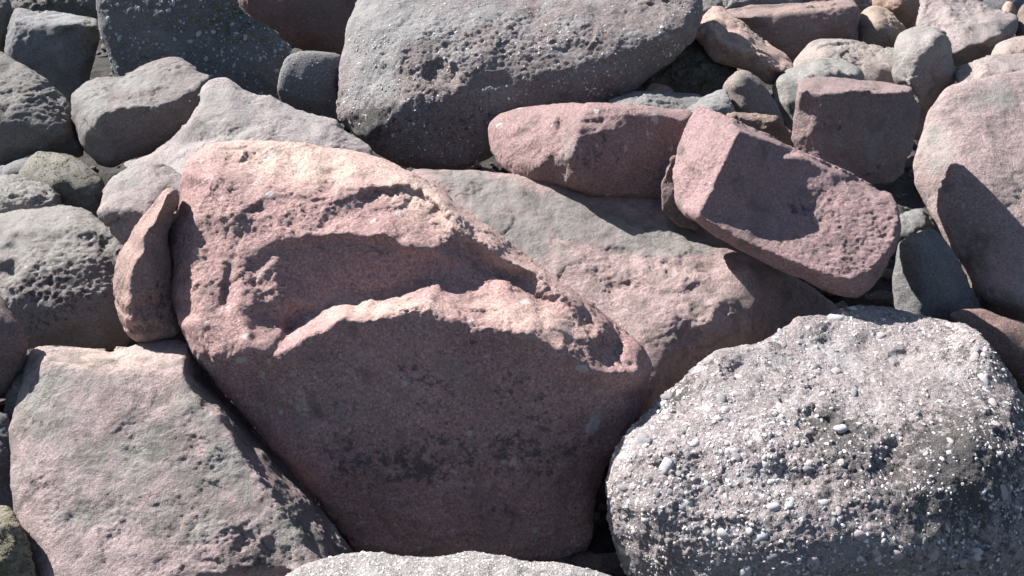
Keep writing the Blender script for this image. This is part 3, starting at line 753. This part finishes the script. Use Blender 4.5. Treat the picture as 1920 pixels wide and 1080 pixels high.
# ------------------------------------------------------------------ right-hand stones
rock('block', 'boulder', 'squared pink block with a flat sunlit top behind the tilted slab', 'boulder', 4.12,
  out=[(1495,152,170),(1509,147,180),(1541,143,185),(1569,145,182),(1612,151,174),(1651,154,166),(1676,156,160),(1709,163,69),(1714,186,30),(1716,192,34),(1726,198,60),(1724,230,62),(1717,255,60),(1711,283,60),(1700,298,60),(1694,325,60),(1672,345,60),(1600,352,60),(1510,310,50),(1482,262,50),(1487,248,48),(1492,212,40),(1494,177,36)],
  lines=[[(1497,170,14),(1513,168,8),(1541,175,0),(1580,171,0),(1615,168,0),(1647,174,-2),(1683,168,4),(1704,168,18)],
         [(1500,182,12),(1541,184,4),(1615,180,6),(1683,180,10)],
         [(1700,180,16),(1695,230,24),(1690,290,34)]],
  pts=[(1520,250,18),(1600,250,18),(1660,250,18),(1540,300,28),(1640,320,34),(1600,360,44)],
  patches=[(1620,172,40,10,5,12)],
  stains=[('r',1640,280,24,50,.7,10),('r',1580,260,30,40,.5,0),('g',1560,220,30,40,.4,0),('r',1500,210,10,40,.4,0),('g',1640,330,40,30,.4,0)],
  mat=PINK, matkw=dict(a=(.25,.178,.172), b=(.21,.147,.145), grey_amt=.2, flecks=.3), kern='r', dome=2, rw=5, back=40, sm=1, osm=0, jag=.5, rough=.6, chip=.35, vox=2.8)

rock('tallgrey', 'standing_stone', 'upright grey stone with rounded top rising behind the squared pink block', 'rock', 5.1,
  out=[(1676,80,87),(1688,60,101),(1715,50,108),(1743,51,104),(1771,60,87),(1783,81,75),(1790,117,50),(1793,149,50),(1782,168,75),(1762,190,78),(1745,225,81),(1735,260,84),(1712,262,84),(1700,220,79),(1690,170,79),(1674,150,79),(1673,117,79)],
  lines=[[(1766,66,34),(1748,72,16),(1740,92,8),(1720,120,2),(1702,150,6)]],
  pts=[(1710,80,30),(1695,110,26),(1760,110,26),(1750,150,26),(1730,190,26)],
  mat=GREY, matkw=dict(dark_amt=.15), dome=12, rw=14, back=80, rough=1.0, chip=.7, vox=2.4)

rock('greyflat', 'boulder', 'low rounded grey boulder behind the squared pink block', 'boulder', 5.5,
  out=[(1486,116,87),(1502,96,108),(1523,78,130),(1545,73,133),(1576,73,130),(1612,78,121),(1647,89,101),(1680,97,81),(1700,120,50),(1695,180,40),(1630,190,40),(1540,180,40),(1480,160,45)],
  pts=[(1540,100,50),(1600,110,36),(1650,125,24),(1560,140,14),(1640,160,10)],
  stains=[('b',1500,100,14,14,.3,0)], mat=GREY, matkw=dict(dark_amt=.2, a=(.34,.27,.24)), dome=12, rw=16, back=110, rough=1.2, vox=2.4)

rock('greenflat', 'boulder', 'dark boulder with pale crusted top, left of the squared pink block', 'boulder', 5.0,
  out=[(1448,165,87),(1468,136,101),(1491,122,116),(1520,112,130),(1548,108,133),(1580,113,121),(1608,122,95),(1621,138,81),(1618,165,50),(1580,210,40),(1520,270,40),(1480,262,40),(1464,225,44),(1452,190,50)],
  lines=[[(1466,150,30),(1490,148,20),(1510,148,12),(1550,138,16),(1600,140,24)]],
  pts=[(1540,122,48),(1480,190,14),(1490,230,22),(1520,170,8)],
  mat=MOSSY, matkw=dict(a=(.27,.26,.24), b=(.2,.19,.18), moss=.15), kern='r', dome=10, rw=12, back=90, rough=.9, vox=2.4)

rock('cone', 'stone', 'small brown cone-shaped stone above the tilted slab', 'rock', 4.75,
  out=[(1355,165,40),(1366,142,44),(1385,129,46),(1403,132,42),(1421,145,38),(1442,166,36),(1460,198,36),(1471,228,38),(1467,260,40),(1400,262,40),(1368,215,40),(1358,188,40)],
  lines=[[(1363,158,18),(1376,148,12),(1384,136,20)]],
  pts=[(1400,170,4),(1420,210,8),(1390,200,8)],
  mat=BROWN, matkw=dict(a=(.26,.21,.19), b=(.2,.165,.155)), dome=18, rw=20, back=60, rough=1.0, chip=.7, vox=2.2)

rock('tan', 'stone', 'angular tan stone with sharp edges leaning beside the great mottled boulder', 'rock', 5.2,
  out=[(1295,64,50),(1314,35,235),(1336,12,315),(1353,14,309),(1375,28,274),(1410,60,225),(1438,81,199),(1467,99,172),(1488,119,141),(1489,126,50),(1475,136,40),(1467,144,40),(1452,158,40),(1442,158,40),(1424,146,40),(1406,136,42),(1364,124,46),(1339,116,48),(1329,98,48),(1311,76,48)],
  lines=[[(1297,65,30),(1325,47,30),(1339,54,22),(1350,71,10),(1375,85,6),(1389,98,0),(1414,95,8),(1435,106,6),(1467,131,6)]],
  pts=[(1345,30,210),(1400,75,40),(1330,75,24),(1370,105,18),(1430,130,14),(1360,50,147)],
  stains=[('r',1420,70,20,40,.6,-40)],
  mat=TAN, kern='r', dome=5, rw=7, back=80, sm=2, osm=.4, rough=.7, chip=.9, vox=2.2)

rock('mossright', 'boulder', 'dark mossy boulder in shade under the angular tan stone', 'boulder', 5.35,
  out=[(1160,150,40),(1210,100,40),(1270,60,40),(1315,70,40),(1345,100,40),(1380,125,40),(1380,165,40),(1340,185,40),(1270,195,40),(1200,185,40),(1160,180,40)],
  pts=[(1260,120,6),(1320,130,0),(1220,150,10)], patches=[(1280,120,70,50,10,13)],
  mat=MOSSY, dome=14, rw=18, back=100, rough=1.6, chip=1.4, vox=2.6)
rock('chip', 'stone', 'little reddish chip lying in the gap below the dark mossy boulder', 'rock', 5.0,
  out=[(1211,173,20),(1219,158,24),(1236,156,26),(1252,161,24),(1268,168,20),(1262,179,16),(1230,181,16)], pts=[(1238,169,6)],
  mat=TAN, matkw=dict(a=(.34,.22,.16)), dome=5, rw=7, back=14, rough=.5, vox=1.6)
rock('flatgap', 'flat_stone', 'flat green-grey stone in the gap above the pink boulder with holes', 'rock', 4.75,
  out=[(1140,190,60),(1165,180,70),(1195,174,76),(1252,174,76),(1313,180,70),(1325,205,30),(1310,225,20),(1200,225,20),(1150,215,30)], pts=[(1240,190,40),(1200,205,16)],
  mat=SLATE, matkw=dict(a=(.24,.235,.225)), dome=8, rw=10, back=60, rough=.7, vox=2.2)
rock('bluefacet', 'stone', 'pale blue-grey stone wedged between tilted slab and brown cone-shaped stone', 'rock', 4.6,
  out=[(1284,208,40),(1321,181,60),(1345,170,60),(1362,166,55),(1380,205,30),(1395,235,25),(1340,245,20),(1300,235,25)], pts=[(1335,200,12)],
  mat=SLATE, matkw=dict(a=(.30,.295,.29)), dome=6, rw=8, back=50, rough=.6, vox=2.2)
rock('darkslab', 'flat_stone', 'thin dark slab edge lying behind the tilted pink slab', 'rock', 4.45,
  out=[(1365,216,30),(1376,211,34),(1420,215,34),(1457,219,30),(1462,234,20),(1486,249,18),(1490,275,14),(1440,275,10),(1390,250,12)], lines=[[(1376,217,10),(1420,221,8),(1455,226,6)]], pts=[(1440,245,8)],
  mat=BROWN, dome=4, rw=6, back=70, rough=.5, vox=2.2, kern='r', osm=.3)
rock('fragment', 'stone', 'dark broken fragment pinched between the holed boulder and the tilted slab', 'rock', 4.17,
  out=[(1238,348,16),(1262,292,10),(1285,300,20),(1292,395,24),(1314,430,24),(1276,426,20),(1241,396,18)], pts=[(1262,370,8)],
  mat=BROWN, matkw=dict(a=(.17,.125,.12)), dome=0, rw=5, back=40, rough=.6, vox=2.2, kern='r', osm=.0)

rock('wideback', 'boulder', 'wide brown-grey boulder with blue lichen patch along the upper right', 'boulder', 6.2,
  out=[(1355,20,87),(1410,11,92),(1453,11,92),(1495,5,95),(1541,3,95),(1580,-3,92),(1601,0,81),(1613,21,46),(1609,53,44),(1609,80,46),(1573,90,46),(1540,110,46),(1488,125,46),(1440,110,46),(1390,60,50)],
  lines=[[(1365,32,20),(1410,26,10),(1495,22,6),(1560,16,6),(1600,12,18)]],
  pts=[(1450,60,8),(1550,50,6),(1580,50,10),(1480,100,20)],
  stains=[('r',1490,48,44,18,.9,0),('g',1540,40,30,14,.3,0)],
  mat=BROWN, matkw=dict(a=(.27,.19,.17), b=(.22,.16,.15), grey=(.21,.235,.24), grey_amt=.15), kern='r', dome=8, rw=10, back=110, rough=1.1, chip=.7, vox=2.4)
rock('backstrip', 'boulder', 'grey boulder at the top edge behind the angular tan stone', 'boulder', 7.2,
  out=[(1310,-60,60),(1500,-60,60),(1505,15,20),(1440,25,20),(1360,30,20),(1315,20,24)], pts=[(1420,0,0)], mat=GREY, dome=12, rw=14, back=90, vox=2.6)
rock('backstripb', 'boulder', 'purple-grey boulder at the top edge behind the wide brown one', 'boulder', 7.4,
  out=[(1495,-60,60),(1640,-60,60),(1635,20,20),(1560,20,20),(1500,15,20)], pts=[(1560,-10,0)], mat=PINK, dome=12, rw=14, back=90, vox=2.6)
rock('brownround', 'boulder', 'rounded brown boulder between the wide boulder and the upright grey stone', 'boulder', 6.3,
  out=[(1607,64,50),(1611,35,87),(1622,14,101),(1644,7,101),(1665,14,87),(1681,32,50),(1699,53,46),(1690,95,44),(1660,105,44),(1607,90,46)],
  pts=[(1640,40,12),(1625,60,18),(1670,65,8)], mat=BROWN, matkw=dict(a=(.33,.25,.20), b=(.27,.21,.17)), dome=12, rw=14, back=70, rough=0.9, chip=.7, vox=2.2)
rock('brownback', 'boulder', 'small orange-brown boulder at the top edge behind the rounded brown one', 'boulder', 6.9,
  out=[(1635,10,40),(1650,-30,40),(1712,-30,45),(1724,11,40),(1722,35,36),(1706,55,34),(1690,58,34),(1670,35,34)], pts=[(1690,10,4)],
  mat=BROWN, matkw=dict(a=(.36,.24,.18), b=(.28,.19,.15)), dome=12, rw=14, back=60, rough=.4, vox=2.4)
rock('paleback', 'boulder', 'big pale smooth boulder in the upper right behind the upright grey stone', 'boulder', 6.0,
  out=[(1730,-40,159),(1724,20,130),(1717,42,116),(1725,80,87),(1760,120,50),(1795,124,46),(1824,119,46),(1860,105,44),(1888,73,50),(1907,64,78),(1909,32,101),(1888,24,116),(1856,14,130),(1842,0,145),(1838,-40,188)],
  lines=[[(1770,105,14),(1800,92,4),(1840,80,0),(1880,66,14)]],
  pts=[(1760,30,87),(1800,50,34),(1840,40,40),(1870,40,44),(1770,0,116)],
  mat=PALE, kern='r', dome=8, rw=12, back=110, rough=1.0, chip=.7, vox=2.4)
rock('rightshelf', 'boulder', 'low pale boulder resting above the tall smooth pink one', 'boulder', 4.95,
  out=[(1793,130,101),(1830,112,116),(1880,103,124),(1920,100,127),(2020,105,127),(2020,180,50),(1900,185,40),(1850,180,40),(1800,165,44)], pts=[(1850,130,40),(1920,135,40),(1980,140,40)],
  mat=PALE, matkw=dict(a=(.32,.26,.245)), dome=8, rw=12, back=90, rough=1.0, chip=.7)
rock('rightdome', 'boulder', 'small brownish dome of a boulder at the right edge under the pale smooth one', 'boulder', 5.6,
  out=[(1856,106,50),(1866,85,87),(1890,73,95),(1920,68,98),(1990,75,95),(2000,130,44),(1920,135,40),(1860,130,44)], pts=[(1890,95,24),(1940,95,24)],
  mat=BROWN, matkw=dict(a=(.34,.27,.24), b=(.29,.23,.21)), dome=8, rw=12, back=70, rough=1.0, chip=.7, vox=2.4)
rock('rightcone', 'stone', 'tiny tan cone-topped stone in the upper right corner', 'rock', 6.6,
  out=[(1874,26,30),(1880,12,34),(1888,4,36),(1898,9,34),(1906,25,30),(1910,45,30),(1875,45,30)], pts=[(1890,22,8)], mat=TAN, dome=6, rw=8, back=30, rough=.4, vox=1.8)
rock('rightsliver', 'boulder', 'brown boulder sliver cut by the right edge at the top', 'boulder', 6.3,
  out=[(1905,70,30),(1906,40,36),(1913,18,40),(1930,5,40),(1990,0,40),(1990,90,30),(1920,95,30)], pts=[(1940,50,4)], mat=BROWN, dome=8, rw=10, back=50, vox=2.2)
rock('backcorner', 'boulder', 'shaded dark grey boulder along the top right corner', 'boulder', 8.0,
  out=[(1820,-60,60),(2000,-60,60),(2000,40,10),(1900,45,10),(1830,30,14)], pts=[(1900,0,0)], mat=SLATE, dome=12, rw=14, back=90, vox=3)

rock('darkround', 'boulder', 'small dark rounded boulder in shadow left of the tall pink one', 'boulder', 4.15,
  out=[(1672,545,60),(1680,490,60),(1690,447,65),(1714,434,70),(1743,428,72),(1760,436,66),(1778,457,56),(1794,482,50),(1809,510,48),(1823,545,48),(1840,580,50),(1845,620,50),(1750,640,50),(1690,610,55)],
  pts=[(1730,470,16),(1760,510,8),(1780,560,14),(1720,540,14),(1730,590,24)],
  mat=SLATE, matkw=dict(a=(.19,.18,.18)), dome=10, rw=14, back=90, rough=1.0, chip=.7)
rock('darkbehind', 'boulder', 'shadowed boulder deep in the gap right of the tilted slab', 'boulder', 4.7,
  out=[(1670,420,40),(1686,405,40),(1704,394,40),(1725,390,40),(1745,405,40),(1770,440,40),(1720,480,40),(1675,460,40)], pts=[(1715,425,0)],
  mat=SLATE, dome=10, rw=14, back=60, rough=.5)
rock('brownbase', 'boulder', 'dark red-brown boulder under the tall pink one at the right edge', 'boulder', 3.95,
  out=[(1780,590,50),(1838,577,50),(1880,592,45),(1940,615,45),(2040,650,50),(2060,780,50),(1960,780,40),(1888,690,40),(1820,650,45)], pts=[(1880,630,16),(1950,680,10)],
  mat=BROWN, matkw=dict(a=(.24,.155,.135), b=(.19,.12,.11)), dome=12, rw=16, back=120, rough=.5, chip=.4)

# ------------------------------------------------------------------ pebbles set in the conglomerate boulders
import bmesh
def pebble_mesh(name, seed, sub, m):
    bm = bmesh.new()
    bmesh.ops.create_icosphere(bm, subdivisions=sub, radius=1)
    V = np.array([v.co[:] for v in bm.verts])
    d = 1 + .34 * perlin(V * 1.3 + seed * 5.3, seed) + .16 * perlin(V * 2.9 + seed, seed + 1)
    for v, k in zip(bm.verts, d):
        v.co *= float(k)
    for fc in bm.faces: fc.smooth = True
    me = bpy.data.meshes.new(name)
    bm.to_mesh(me); bm.free()
    if m: me.materials.append(m)
    return me

def quartz(name, col, seed, spec=.35):
    m = rock_material(name, col, tuple(c * .86 for c in col), grey=tuple(c * .7 for c in col), grey_amt=.2, dark_amt=.12, speck=.12, bump=.35, seed=seed, scale=2.0, worn=None, mottle=.35)
    m.node_tree.nodes['Principled BSDF'].inputs['Roughness'].default_value = .8
    # a pebble mesh carries no stain layer
    for n in m.node_tree.nodes:
        if n.type == 'ATTRIBUTE': n.attribute_name = 'none'
    return m

def surface_samples(o, n, seed, weight, box, spacing):
    """points on the sunlit and camera-facing side of a boulder, with normals"""
    me = o.data
    nv = len(me.vertices)
    co = np.empty(nv * 3, np.float32); me.vertices.foreach_get('co', co); co = co.reshape(-1, 3) + np.array(o.location)
    nr = np.empty(nv * 3, np.float32); me.vertex_normals.foreach_get('vector', nr); nr = nr.reshape(-1, 3)
    toc = np.array([0, 0, CAM_H]) - co; toc /= np.linalg.norm(toc, axis=1)[:, None]
    px, py = project(co)
    ok = np.where(((nr * toc).sum(1) > .05) & (px > box[0]) & (px < box[2]) & (py > box[1]) & (py < box[3]))[0]
    rs = np.random.RandomState(seed)
    w = weight(px[ok], py[ok], co[ok]); w = np.clip(w, 1e-4, None)
    pick = rs.choice(ok, size=min(len(ok), n * 6), replace=False, p=w / w.sum())
    cells, res = {}, []
    for i in pick:
        r = spacing
        k = tuple(np.floor(co[i] / r).astype(int))
        bad = False
        for a in (-1, 0, 1):
            for b in (-1, 0, 1):
                for c in (-1, 0, 1):
                    for j in cells.get((k[0] + a, k[1] + b, k[2] + c), ()):
                        if np.sum((co[i] - co[j]) ** 2) < r * r: bad = True
        if bad: continue
        cells.setdefault(k, []).append(i); res.append(i)
        if len(res) >= n: break
    return co[res], nr[res], rs

def frame(nrm, rs):
    z = Vector(nrm) + Vector(rs.uniform(-.35, .35, 3)); z.normalize()
    x = z.orthogonal().normalized()
    x = Matrix.Rotation(rs.uniform(0, 6.28), 3, z) @ x
    y = z.cross(x)
    return Matrix((x, y, z)).transposed()

def set_pebbles(o, n, seed, r0, r1, meshes, weight, box, power=2.0, sink=.35):
    C, Nn, rs = surface_samples(o, n, seed, weight, box, r0 * 1.9)
    for c, nr in zip(C, Nn):
        b = r0 + (r1 - r0) * rs.rand() ** power
        M = frame(nr, rs)
        p = bpy.data.objects.new('pebble', meshes[rs.randint(len(meshes))])
        S = Matrix.Diagonal((b * rs.uniform(1.0, 1.55), b * rs.uniform(.85, 1.05), b * rs.uniform(.6, .85)))
        c2 = Vector(c) - Vector(nr) * b * sink - o.location
        p.parent = o
        p.matrix_local = Matrix.Translation(c2) @ (M @ S).to_4x4()
        COL.objects.link(p)

def set_grit(o, name, n, seed, r0, r1, mats, weight, box, power=2.0):
    """countless smaller pebbles of the same boulder, one mesh"""
    C, Nn, rs = surface_samples(o, n, seed, weight, box, r0 * 1.5)
    T = []
    for k in range(5):
        t = pebble_mesh('t', seed + 60 + k, 1, None)
        T.append((np.array([v.co[:] for v in t.vertices]), np.array([q.vertices[:] for q in t.polygons])))
        bpy.data.meshes.remove(t)
    VV, FF, MI, off = [], [], [], 0
    for c, nr in zip(C, Nn):
        b = r0 + (r1 - r0) * rs.rand() ** power
        M = np.array(frame(nr, rs)) @ np.diag([b * rs.uniform(1, 1.7), b * rs.uniform(.8, 1.05), b * rs.uniform(.6, .9)])
        v, f = T[rs.randint(5)]
        VV.append(v @ M.T + c - np.array(nr) * b * .3 - np.array(o.location)); FF.append(f + off); off += len(v)
        MI.append(np.full(len(f), rs.randint(len(mats))))
    me = bpy.data.meshes.new(name)
    me.from_pydata(np.concatenate(VV).tolist(), [], np.concatenate(FF).tolist())
    for m in mats: me.materials.append(m)
    me.polygons.foreach_set('material_index', np.concatenate(MI).astype(np.int32))
    me.update()
    g = bpy.data.objects.new(name, me); g.parent = o; g['kind'] = 'stuff'
    COL.objects.link(g)

q_white = quartz('quartz_white', (.74, .72, .73), 301)
q_pink = quartz('quartz_pink', (.60, .51, .50), 302)
q_grey = quartz('quartz_grey', (.36, .35, .36), 303)
q_blue = quartz('quartz_blue_grey', (.44, .47, .51), 304)
q_slate = quartz('quartz_slate', (.22, .23, .25), 305)
PM = [pebble_mesh('pebble', 200 + k, 2, m) for k, m in enumerate([q_white, q_white, q_grey, q_pink, q_grey, q_pink, q_white])]
PB = [pebble_mesh('pebble', 220 + k, 2, m) for k, m in enumerate([q_blue, q_blue, q_slate, q_blue])]
u = 3.1 / FPX
def w_cong(px, py, co):
    return .25 + np.clip(.5 + 1.6 * perlin(np.stack([px / 110, py / 110, px * 0], -1), 4), 0, 2) + np.where((px < 1520) & (py > 720), 1.0, 0)
FULL = (0, 0, 1925, 1085)
set_pebbles(ROCKS['cong'], 290, 1, 5.4 * u, 15 * u, PM, w_cong, (1100, 560, 1960, 1120), 2.2, .5)
set_grit(ROCKS['cong'], 'small_pebbles', 4200, 2, 1.6 * u, 4.8 * u, [q_white, q_grey, q_pink, q_grey], w_cong, (1100, 560, 1960, 1120), 2.2)
set_grit(ROCKS['bottom'], 'small_pebbles', 900, 3, 1.3 * u, 3.4 * u, [q_white, q_grey, q_pink], lambda a, b, c: np.ones(len(a)), (500, 1020, 1200, 1120), 2.0)
u = 5.5 / FPX
set_pebbles(ROCKS['darkcong'], 150, 4, 2.4 * u, 5.5 * u, PB, lambda a, b, c: np.ones(len(a)), (180, 0, 560, 230), 2.0)
set_grit(ROCKS['darkcong'], 'small_pebbles', 700, 5, 1.0 * u, 2.4 * u, [q_blue, q_slate], lambda a, b, c: np.ones(len(a)), (180, 0, 560, 230), 1.6)
u = 4.9 / FPX
set_grit(ROCKS['top'], 'small_pebbles', 1700, 6, .9 * u, 3.0 * u, [q_pink, q_grey, q_grey, q_white], lambda a, b, c: .1 + np.clip(.4 + 2 * perlin(np.stack([a / 90, b / 60, a * 0], -1), 6), 0, 3), (630, 0, 1320, 325), 2.4)
u = 5.3 / FPX
set_grit(ROCKS['bluesmall'], 'small_pebbles', 260, 7, .8 * u, 2.0 * u, [q_blue, q_slate], lambda a, b, c: np.ones(len(a)), (510, 80, 650, 240), 2.0)

# moss growing on the shaded stones: tiny cushions, one mesh for each stone
def moss_mat(name, col, seed):
    return rock_material(name, col, tuple(c * .7 for c in col), grey=tuple(c * 1.2 for c in col), grey_amt=.3, dark_amt=.35, speck=.1, bump=1.2, seed=seed, worn=None)
m_moss = moss_mat('moss_olive', (.115, .11, .05), 401)
m_dry = moss_mat('moss_dry', (.20, .185, .11), 402)
def blob(x, y, rx, ry):
    def w(a, b, c):
        k = np.exp(-(((a - x) / rx) ** 2 + ((b - y) / ry) ** 2) ** 2)
        return 1e-4 + k * np.clip(.25 + 2.5 * perlin(np.stack([a / 16, b / 16, a * 0], -1), 12), 0, 2)
    return w
u = 5.4 / FPX
set_grit(ROCKS['darkcong'], 'moss', 700, 11, .9 * u, 2.6 * u, [m_dry, m_dry, m_moss], blob(440, 40, 70, 40), (300, -20, 560, 110), 1.6)
set_grit(ROCKS['mossright'], 'moss', 900, 12, .9 * u, 2.6 * u, [m_moss, m_moss, m_dry], blob(1280, 115, 80, 50), (1180, 50, 1380, 185), 1.6)
set_grit(ROCKS['mosstop'], 'moss', 500, 13, .9 * u, 2.6 * u, [m_moss, m_dry], blob(110, 10, 90, 30), (10, -20, 200, 50), 1.6)
set_grit(ROCKS['blockleft'], 'moss', 300, 14, .8 * u, 2.2 * u, [m_dry, m_moss], blob(178, 70, 16, 40), (140, 20, 195, 130), 1.6)
u = 4.5 / FPX
set_grit(ROCKS['mossmall'], 'moss', 500, 15, .8 * u, 2.2 * u, [m_moss, m_dry], blob(130, 305, 50, 25), (30, 270, 200, 400), 1.6)
u = 2.9 / FPX
set_grit(ROCKS['cornermoss'], 'moss', 400, 16, 1.2 * u, 3 * u, [m_moss, m_dry], blob(10, 1020, 60, 60), (-20, 930, 70, 1100), 1.6)

# loose grit and broken chips lying in the gaps
def build_rubble():
    rs = np.random.RandomState(9)
    T = []
    for k in range(6):
        tm = pebble_mesh('t', 500 + k, 1, None)
        T.append((np.array([v.co[:] for v in tm.vertices]), np.array([q.vertices[:] for q in tm.polygons])))
        bpy.data.meshes.remove(tm)
    n = 5200
    y = 1.4 + 7.5 * rs.rand(n) ** 1.3
    x = rs.uniform(-.62, .62, n) * (y + .6)
    q = np.stack([x, y, np.zeros(n)], -1)
    z = -.62 + .12 * fbm(q / .9, 5, 4) + np.clip(y - 4.5, 0, 8) * .05
    VV, FF, MI, off = [], [], [], 0
    for i in range(n):
        b = .012 + .05 * rs.rand() ** 3
        v, f = T[rs.randint(6)]
        M = np.array(frame((0, 0, 1), rs)) @ np.diag([b * rs.uniform(1, 1.8), b, b * rs.uniform(.5, .9)])
        VV.append(v @ M.T + np.array([x[i], y[i], z[i] + b * .4])); FF.append(f + off); off += len(v); MI.append(np.full(len(f), rs.randint(3)))
    me = bpy.data.meshes.new('rubble')
    me.from_pydata(np.concatenate(VV).tolist(), [], np.concatenate(FF).tolist())
    for k, c in enumerate([(.14, .105, .095), (.11, .105, .10), (.08, .07, .062)]):
        me.materials.append(rock_material('rubble_%d' % k, c, tuple(d * .8 for d in c), seed=600 + k, worn=None))
    me.polygons.foreach_set('material_index', np.concatenate(MI).astype(np.int32)); me.update()
    o = bpy.data.objects.new('rubble', me); COL.objects.link(o)
    o['kind'] = 'stuff'; o['label'] = 'loose grit and broken chips down in the gaps between the boulders'; o['category'] = 'rubble'
build_rubble()
